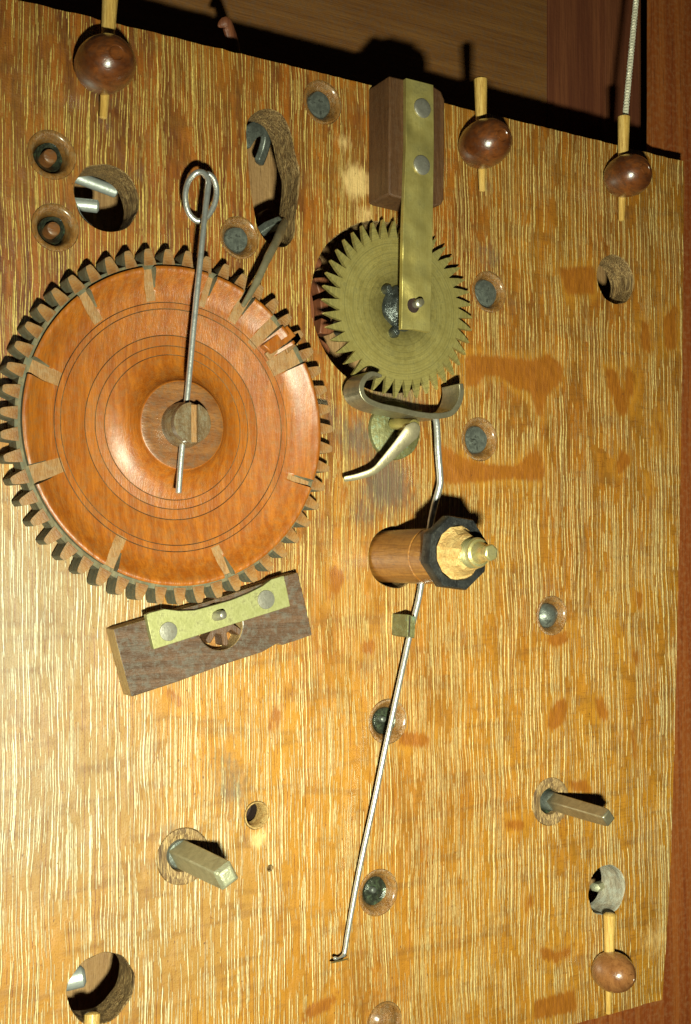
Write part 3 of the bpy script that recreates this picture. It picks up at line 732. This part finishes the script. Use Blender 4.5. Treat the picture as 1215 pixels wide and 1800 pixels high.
# saddle arm that leaves the anchor down to the left
t0, t1, t2, t3 = (733, 748, 15.0), (700, 785, 12.5), (655, 829, 9.0), (606, 842, 5.5)
arm = smooth_path([(*pp(x, y, h), h) for x, y, h in (t0, (718, 765, 14), t1, (672, 815, 10.2), t2, (628, 838, 7.0), t3)], 6)
rr = np.interp(range(len(arm)), [0, 4, 12, 20, 26, len(arm)-1], [1.7, 2.9, 2.1, 1.3, 1.15, .9])
obj('tapered_arm', mesh('tapered_arm', *tube(arm, list(map(float, rr*.92)), 14, flat=.30), LEVER), anchor)
obj('arm_post', mesh('arm_post', *tube([(*pp(715, 740, 10), 3), (*pp(722, 745, 12), 9), (*pp(728, 748, 14), 14)], 1.8, 14), BRASS), anchor)
cr = [(764, 728, 12), (768, 745, 11), (770, 790, 8.5), (774, 838, 7.0), (773, 856, 6.4), (766, 880, 5.8), (756, 925, 5.2), (747, 985, 4.8), (738, 1040, 4.6), (727, 1090, 4.6), (716, 1140, 4.8), (700, 1210, 5.4), (682, 1295, 5.8), (664, 1380, 5.4),
      (645, 1470, 4.6), (626, 1560, 3.8), (612, 1640, 3.2), (607, 1668, 3.0), (603, 1680, 3.2), (595, 1686, 4.2), (588, 1684, 4.8)]
cp = smooth_path([(*pp(x, y, h), h) for x, y, h in cr], 6)
rr = np.interp(range(len(cp)), [0, 30, 48, 66, 90, 118, len(cp)-1], [1.0, 1.06, .94, .84, .76, .56, .42])
crutch = thing('crutch_wire', 'long thin steel wire running down the middle of the board to a small flattened foot', 'wire', (*o_, 0))
cp = [(p[0]+.22*pnoise((i*.11, 0, 1)), p[1], p[2]+.12*pnoise((i*.13, 4, 1))) for i, p in enumerate(cp)]
obj('wire', mesh('wire', *tube(cp, list(map(float, rr)), 12), STEEL), crutch)
fc = pp(597, 1689, 4.6)
V, Fc = lathe([(2.6, -.25), (2.7, 0), (2.5, .3), (1.2, .2), (0, .15)], 28, .08, 3)
V = [(fc[0]+a, fc[1]+.42*b-.25*h, 4.6+.9*b+.3*h) for a, b, h in V]
obj('foot', mesh('foot', V, Fc, BRASS_DK), crutch)
# brass disc below the wheel
o_ = P(692, 757, 0); disc = thing('brass_disc', 'corroded round brass plate on the board under the anchor', 'brass plate', (*o_, 0))
dr = 51*mmpp(692, 757)
obj('plate', mesh('plate', *lathe([(dr*1.03, 0.05), (dr, 1.2), (dr*.95, 1.5), (0, 1.6)], 56, .03, 9), BRASS_DK), disc)
q = [pp(716, 722, 3), pp(738, 722, 3), pp(732, 745, 3), pp(708, 770, 3), pp(700, 765, 3)]
obj('cock_foot', mesh('cock_foot', *prism(q, 1.4, 4.5), BRASS), disc, bevel=.3)
# guide post
o_ = P(697, 1095, 0); gp_ = thing('guide_post', 'small square brass post beside the long wire below the wooden pipe', 'brass post', (*o_, 0))
fq = [pp(717, 1080, 8.5), pp(731, 1084, 8.5), pp(729, 1122, 8.5), pp(716, 1119, 8.5)]
obj('post', mesh('post', *prism(fq, 0.05, 8.5), BRASS_DK), gp_, bevel=.25)
fq = [pp(721, 1083, 8.9), pp(723, 1083.5, 8.9), pp(721, 1120, 8.9), pp(719, 1119.5, 8.9)]
obj('slit', mesh('slit', *prism(fq, 6, 8.62), DEEP_SHADE), gp_)

# ================================================================== HAND PIPE
PC = P(689, 978, 0)
pipe = thing('hand_pipe', 'short wooden pipe sticking out of the board with black octagonal collar', 'wooden pipe', (*PC, 0))
pr_ = 48*mmpp(705, 978, 10)
obj('sleeve', mesh('sleeve', *lathe([(pr_*.98, -12), (pr_*.985, 0), (pr_, 10), (pr_, 20.4), (pr_*.965, 20.7), (pr_*.965, 21.1), (pr_, 21.4), (pr_*1.0, 31.5)], 64, .006, 3), PIPE), pipe)
oc = P(806, 972, 34.5); ro = 68*mmpp(806, 972, 34.5); of = (oc[0]-PC[0], oc[1]-PC[1])
ri = ro*.70
V, Fc, n = [], [], 8
seg = 64
def octr(a, R0): 
    s = math.pi/4; b = ((a-R_(15)) % s)-s/2
    return R0*math.cos(s/2)/math.cos(b)
ringd = [(None, ro*.97, 30.6), (None, ro*1.0, 31.2), (None, ro*1.0, 34.0), (None, ro*.97, 34.6), (1, ri*1.03, 34.7), (1, ri, 34.3)]
for flag, R0, h in ringd:
    for k in range(seg):
        a = R_(15)+2*math.pi*k/seg
        r = octr(a, R0) if flag is None else R0*(1+.02*math.sin(5*a))
        V.append((of[0]+r*math.cos(a), of[1]+r*math.sin(a), h))
for j in range(len(ringd)-1):
    for k in range(seg): Fc.append((j*seg+k, j*seg+(k+1) % seg, (j+1)*seg+(k+1) % seg, (j+1)*seg+k))
b0 = len(V); 
for k in range(seg):
    a = R_(15)+2*math.pi*k/seg; V.append((of[0]*.97+pr_*.9*math.cos(a), of[1]*.97+pr_*.9*math.sin(a), 30.7))
for k in range(seg): Fc.append((k, b0+k, b0+(k+1) % seg, (k+1) % seg))
obj('octagonal_collar', mesh('octagonal_collar', V, Fc, PAINT, 30), pipe)
# ragged pale wood inside the collar, stepping down in facets
V, Fc = [], []; seg = 22; rnd = random.Random(5)
rows = [(ri*1.02, 34.2, .0), (ri*.97, 34.5, .5), (ri*.86, 35.2, 1.0), (ri*.76, 36.8, 1.2), (ri*.66, 38.6, 1.1), (ri*.57, 40.2, .8), (ri*.50, 40.9, .5), (ri*.44, 40.2, .2), (ri*.40, 37, 0)]
off = (.35, .0); seg = 13
for j, (r, h, nz) in enumerate(rows):
    for k in range(seg):
        a = 2*math.pi*k/seg; facet = abs(((a*5/(2*math.pi)+.2) % 1)-.5)*2
        hh = h+nz*(rnd.uniform(-.5, .5)-2.4*facet+.9) if 0 < j < 8 else h
        V.append((of[0]+off[0]+r*(1+.09*nz*rnd.uniform(-1, 1))*math.cos(a), of[1]+off[1]+r*(1+.08*nz*rnd.uniform(-1, 1))*math.sin(a), max(hh, 33.2)))
for j in range(len(rows)-1):
    for k in range(seg): Fc.append((j*seg+k, j*seg+(k+1) % seg, (j+1)*seg+(k+1) % seg, (j+1)*seg+k))
obj('ragged_core', mesh('ragged_core', V, Fc, CHIP, 5), pipe)
bc = P(842, 973, 42); bo = (bc[0]-PC[0], bc[1]-PC[1]); br0 = 27*mmpp(838, 973, 40)
prof = [(br0*.98, 34)]
h = 38.6; k = 0
while h < 43.0:
    prof += [(br0*1.0, h), (br0*.93, h+.35)]; h += .8; k += 1
prof += [(br0*.9, 43.5), (br0*.74, 43.8), (br0*.66, 44.6), (br0*.56, 45.2), (br0*.52, 47)]
sh = obj('brass_shaft', mesh('brass_shaft', *lathe(prof, 40, .01, 1, (of[0]+off[0], of[1]+off[1])), BRASS_BR), pipe)
tc = P(861, 976, 48); tr_ = 16*mmpp(861, 976, 48); sx, sy = of[0]+off[0], of[1]+off[1]
hexa = [(sx+tr_*math.cos(a), sy+tr_*math.sin(a)) for a in [R_(20+60*i) for i in range(6)]]
obj('shaft_tip', mesh('shaft_tip', *prism(hexa, 45.6, 49.0), BRASS_BR), sh, bevel=.5)

# ================================================================== LOWER COCK
LH = 6.0
o_ = P(370, 1100, 0); lc = thing('pinion_cock', 'tilted dark wooden block below the toothed wheel carrying a nailed brass strip', 'bearing block', (*o_, 0))
zz = lambda p: [(180+a/3.197, 990+b/3.197) for a, b in p]
hc = pp(388, 1100, LH); hr = 43*mmpp(385, 1100, LH)
outer = [pp(x, y, LH) for x, y in zz([(62, 372), (240, 318), (600, 215), (1030, 72), (1100, 52), (1140, 220), (1180, 402), (1010, 462), (985, 450), (900, 500), (700, 565), (420, 668), (165, 752), (110, 560)])]
def block_with_hole(outer, hc, hr, h0, h1):
    outer = densify(outer, 3.0)
    inner = [(hc[0]+hr*math.cos(2*math.pi*k/40), hc[1]+hr*math.sin(2*math.pi*k/40)) for k in range(40)]
    pts = outer+inner; no, ni = len(outer), len(inner)
    ed = [(i, (i+1) % no) for i in range(no)]+[(no+i, no+(i+1) % ni) for i in range(ni)]
    vv, ee, ff, *_ = delaunay_2d_cdt([Vector(p) for p in pts], ed, [], 0, 1e-5)
    vv = [tuple(v) for v in vv]; n = len(vv)
    fa = [f for f in ff if inside(tuple(np.mean([vv[i] for i in f], 0)), outer) and not inside(tuple(np.mean([vv[i] for i in f], 0)), inner)]
    V = [(p[0], p[1], h1) for p in vv]+[(p[0], p[1], h0) for p in vv]
    Fc = [tuple(f) for f in fa]+[tuple(i+n for i in f)[::-1] for f in fa]
    s1_ = len(Fc)
    Fc += [(i, (i+1) % no, n+(i+1) % no, n+i) for i in range(no)]
    s2_ = len(Fc)
    Fc += [(no+i, n+no+i, n+no+(i+1) % ni, no+(i+1) % ni) for i in range(ni)]
    return V, Fc, s1_, s2_
V, Fc, s1_, s2_ = block_with_hole(outer, hc, hr, .06, LH)
bme = bpy.data.meshes.new('block'); bme.from_pydata([(p[0]*.001, -p[2]*.001, p[1]*.001) for p in V], [], Fc)
for m in (MAHOG_X, BLOCKSIDE): bme.materials.append(m)
bme.polygons.foreach_set('material_index', [0 if i < s1_ else 1 for i in range(len(Fc))])
bm = bmesh.new(); bm.from_mesh(bme); bmesh.ops.recalc_face_normals(bm, faces=bm.faces); bm.to_mesh(bme); bm.free()
obj('block', bme, lc, bevel=.3)
L1 = LH+2.0
sp = [pp(x, y, L1) for x, y in zz([(247, 290), (270, 278), (350, 258), (430, 268), (520, 265), (620, 238), (720, 210), (820, 170), (900, 130), (950, 92), (1020, 70), (1040, 160), (1056, 242), (800, 322), (540, 405), (290, 484), (268, 390)])]
obj('brass_strip', mesh('brass_strip', *prism(sp, LH+.02, L1), BRASS_SW, 30), lc, bevel=.12)
for x, y in ((296.5, 1110), (468, 1054)):
    q = pp(x, y, L1+.2); r = 17*mmpp(x, y, L1)
    obj('nail', mesh('nail', *lathe([(r*.96, LH), (r, L1+.1), (r*.96, L1+.3), (r*.6, L1+.42), (0, L1+.45)], 32, .03, y, q), NAIL), lc)
q0 = pp(380, 1083, L1); q = pp(394, 1080.5, L1+3.2)
obj('pivot', mesh('pivot', *tube([(q0[0], q0[1], L1-.5), ((q0[0]+q[0])/2, (q0[1]+q[1])/2, L1+1.5), (q[0], q[1], L1+3)], [1.4, 1.35, 1.1], 16), NAIL), lc)
# pinion in the block
o_ = P(383, 1088, 3); pin = thing('wooden_pinion', 'small dark wooden pinion turning in the hole of the tilted block', 'pinion', (*o_, 0))
leaf = []
for k in range(8):
    a = 2*math.pi*k/8+.2
    for da, r in ((-.2, 4.2), (-.13, 7.0), (.0, 7.5), (.13, 7.0), (.2, 4.2)): leaf.append((r*math.cos(a+da), r*math.sin(a+da)))
obj('leaves', mesh('leaves', *prism(leaf, .4, 5.2), MAHOG), pin, bevel=.2)

# ================================================================== PILLAR KNOBS WITH PINS
GK = 'pillar knobs held by wooden pins'
kprof = [(3.6, 0.1), (5.2, .7), (6.6, 2.2), (7.6, 4.5), (8.05, 7.2), (8.0, 9.6), (7.3, 12.4), (6.1, 14.4), (4.4, 16.0), (2.6, 16.9), (2.2, 17.0), (1.9, 16.7), (1.7, 17.2), (0, 17.3)]
kme = mesh('knob', *lathe(kprof, 56, .022, 12), KNOB); kme2 = mesh('knob', *lathe([(r*(.97 if h < 12 else .93), h*1.02) for r, h in kprof], 56, .02, 31), KNOB2)
def pillar(px, py, kk, ptop, pbot, rt, rb, label, cord=False, me_=kme, split=False):
    c = P(px, py, 8); r = kk
    t = thing('pillar_knob', label, 'wooden knob', (*c, 0), GK)
    k = obj('knob', me_, t); k.scale = (r, .98*r, .94*r); k.rotation_euler = (0, random.uniform(-.5, .5), 0)
    hp = 4.0
    a, b = P(*ptop, hp), P(*pbot, hp); n = 9
    path = [(a[0]+(b[0]-a[0])*i/n-c[0], a[1]+(b[1]-a[1])*i/n-c[1], hp-(.9*i/n)) for i in range(n+1)]
    rad = [rt+(rb-rt)*i/n for i in range(n+1)]
    obj('pin', mesh('pin', *tube(path, rad, 12), PEG, 40), t)
    return t
pillar(186, 112, .96, (196, -45), (184, 205), 2.35, 1.05, 'dark round knob at the upper left, its thick pin running off the top')
pillar(854, 252, .98, (845, 140), (851, 334), 2.15, 1.05, 'dark round knob right of the upright wooden block, pinned by a short dowel')
pillar(1106, 308, .93, (1097, 206), (1096, 386), 2.15, 1.1, 'dark round knob in the upper right corner with a braided cord above its pin')
pillar(1084, 1711, .84, (1072, 1608), (1073, 1783), 2.2, .9, 'lighter brown glossy knob in the lower right corner with pale end', me_=kme2)
o_ = P(160, 1790, 2); bpin = thing('loose_dowel', 'blunt pale dowel end standing in the dusty round hole at lower left', 'wooden pin', (*o_, 0))
obj('dowel', mesh('dowel', *tube([(*pp(162, 1783, -1), -1), (*pp(160, 1840, 1), 1), (*pp(158, 1990, 3), 3)], [2.1, 2.2, 1.9], 14), PEG), bpin)
# cord
o_ = P(1100, 205, 2)
cord = thing('braided_cord', 'pale braided cord hanging down to the pin of the upper right knob', 'cord', (*o_, 0))
a, b = P(1124, -60, -6), P(1099, 207, 2.5); n = 150; strands = []
for s in range(4):
    ph = s*math.pi/2; pts = []
    for i in range(n+1):
        f = i/n; w = 2*math.pi*f*26*(1 if s % 2 else -1)+ph; rr = .62
        du, dh = rr*math.cos(w), rr*math.sin(w)
        pts.append((a[0]+(b[0]-a[0])*f-o_[0]+du, a[1]+(b[1]-a[1])*f-o_[1], -6+8.5*f+dh))
    strands.append(tube(pts, .5, 6))
strands.append(tube([(a[0]-o_[0], a[1]-o_[1], -6), (b[0]-o_[0], b[1]-o_[1], 2.5)], .62, 8))
obj('strands', mesh('strands', *join(*strands), CORDM), cord)

# ================================================================== WINDING ARBORS
def arbor(base, tip, h, wpx, tpx, name_label, mat, tw, blunt):
    c = P(*base, 0); q = P(*tip, h); d = (q[0]-c[0], q[1]-c[1])
    t = thing('winding_arbor', name_label, 'metal arbor', (*c, 0), 'square winding arbors')
    V, Fc = [], []
    secs = [(-10, 1.0, 0), (1, 1.0, .0), (h*.35, 1.0, 0), (h*.7, .97, 0), (h-1.6, .95, 0), (h, .62 if blunt else .82, 0)]
    for hh, s, _ in secs:
        f = hh/h
        for k in range(4):
            a = math.pi/4+k*math.pi/2
            x, y = wpx*math.sqrt(2)*math.cos(a)*s, tpx*math.sqrt(2)*math.sin(a)*s
            V.append((d[0]*f+x*math.cos(tw)-y*math.sin(tw), d[1]*f+x*math.sin(tw)+y*math.cos(tw), hh))
    for j in range(len(secs)-1):
        for k in range(4): Fc.append((j*4+k, j*4+(k+1) % 4, (j+1)*4+(k+1) % 4, (j+1)*4+k))
    Fc += [(3, 2, 1, 0), tuple(range(len(V)-4, len(V)))]
    obj('square_shaft', mesh('square_shaft', V, Fc, mat, 25), t, bevel=.45)
    obj('collar', mesh('collar', *lathe([(wpx*1.5, -3), (wpx*1.5, -.2), (wpx*1.35, .5), (wpx*.8, .7)], 28, .05, base[0]), IRON), t)
    return t
arbor((318, 1501), (402, 1541), 30, 2.7, 2.9, 'thick worn square metal arbor at lower left with a worn blunt end', RODG, R_(28), True)
arbor((972, 1409), (1071, 1438), 27, 2.1, 2.3, 'slim dark square metal winding arbor at lower right with a bright chamfered end', STEEL_DK, R_(38), False)

# ================================================================== BEHIND THE FRONT PLATE
rp = [P(-80, 20, -36), P(1130, 300, -36), P(1120, 1640, -36), P(-80, 1900, -36)]
rear = obj('oak_rear_plate', mesh('oak_rear_plate', *prism(rp, -48, -36), REAR), None)
tag(rear, 'second wooden board seen through the bored holes of the front board', 'wooden board')
# steel rods behind the left hole
def rod(nm, lab, cat, pts, r, m, n=12, per=5, group=None, flat=None):
    global o_
    o_ = P(*pts[0][:2], pts[0][2]); h0 = pts[0][2]
    t = thing(nm, lab, cat, (*o_, h0), group)
    q = [(*[a-b for a, b in zip(P(x, y, h), o_)], h-h0) for x, y, h in pts]
    obj('shaft', mesh('shaft', *tube(smooth_path(q, per) if len(q) > 2 else q, r, n, flat=flat), m), t); return t
rod('steel_rod', 'upper bright steel rod slanting across the round hole beside the two bushings', 'steel rod', [(105, 300, -20), (150, 317, -20), (203, 337, -20)], 1.75, TIN, group='steel rods inside the round hole')
rod('steel_rod', 'short blunt steel rod pointing right inside the round hole beside the two bushings', 'steel rod', [(95, 356, -22), (135, 359, -19), (171, 363, -17)], 1.85, TIN, group='steel rods inside the round hole')
rod('curved_wire', 'short curved bright wire at the bottom left of the round hole', 'wire', [(130, 362, -15), (137, 378, -15), (147, 391, -15), (160, 402, -15)], 1.0, STEEL)
rod('wooden_lever', 'pale wooden lever tip pointing left inside the lower right hole', 'lever', [(1046, 1560, -10), (1070, 1553, -13), (1110, 1545, -15)], 1.5, RODG, 6, flat=1.4)
rod('white_peg', 'small whitish peg tip inside the dusty round hole at lower left', 'peg', [(90, 1728, -20), (120, 1722, -19), (145, 1716, -18)], 2.9, TIN, 12)
# wooden wheel behind the round hole
GC = P(425, 540, -26)
rg = thing('rear_wooden_wheel', 'brown wooden gear whose teeth show left of the brass wheel inside the hole', 'wooden gear', (*GC, -26))
rR = P(588, 545, -24)[0]-GC[0]
obj('gear_body', mesh('gear_body', *lathe([(0, -4), (rR*.82, -4), (rR*.83, -3.5), (rR*.83, -1.5), (rR*.82, -1), (0, -1)], 90), CASED), rg)
NG = 26; w = 2*math.pi*rR*.9/NG*.28
tmr = mesh('tooth', *prism([(rR*.83, -w*1.3), (rR*.95, -w), (rR*.99, -w*.5), (rR, 0), (rR*.99, w*.5), (rR*.95, w), (rR*.83, w*1.3)], -3.5, 3), CASED)
for k in range(NG):
    o = obj('tooth', tmr, rg, bevel=.3); o.rotation_euler = (0, -(2*math.pi*k/NG+.10), 0)
# finial behind the top edge
o_ = P(398, 45, -25); fi = thing('hammer_stem', 'thin reddish pointed sliver standing behind the top edge of the board', 'wooden stem', (*o_, -25))
q = [(*[a-b for a, b in zip(P(x, y, -25), o_)], hh) for x, y, hh in ((384, 46, 0), (394, 42, 1), (402, 50, 0), (412, 75, -1), (420, 110, -2))]
obj('stem', mesh('stem', *tube(smooth_path(q, 4), [.5, .9, 1.3, 1.6, 1.8, 1.9, 2, 2, 2.1, 2.1, 2.2, 2.2, 2.3, 2.3, 2.4, 2.4, 2.4], 10, flat=.6), CASED), fi)

# ================================================================== CASE
def slab(name, px, h1, h0, mat, lab=None, cat=None):
    q = [P(x, y, h1) for x, y in px]; c = (sum(p[0] for p in q)/len(q), sum(p[1] for p in q)/len(q))
    o = obj(name, mesh(name, *prism(rel(q, c), h0-h1, 0), mat), None, (*c, h1), bevel=.4)
    if lab: tag(o, lab, cat)
    else: structure(o)
    return o
slab('case_backboard', [(-250, -250), (964, -250), (962, 2100), (-250, 2300)], -60, -64, BACKB)
slab('case_back_stile', [(964.5, -250), (1064, -250), (1062, 2100), (962.5, 2100)], -59, -64, CASED)
slab('case_batten', [(1064.5, -250), (1128, -250), (1126, 2100), (1062.5, 2100)], -56, -64, CASED)
slab('case_side', [(1110, -250), (1300, -250), (1300, 2200), (1108, 2200)], -85, -90, DEEP_SHADE)  # board behind the gap, the gap's shade put into its colour
slab('case_front_stile', [(1148, -260), (1420, -300), (1420, 2300), (1142, 2200)], -15.5, -18.5, CASER)
slab('case_seat_rail', [(900, 1700), (1141.5, 1560), (1141.5, 2200), (900, 2300)], -15.7, -18.5, CASER)
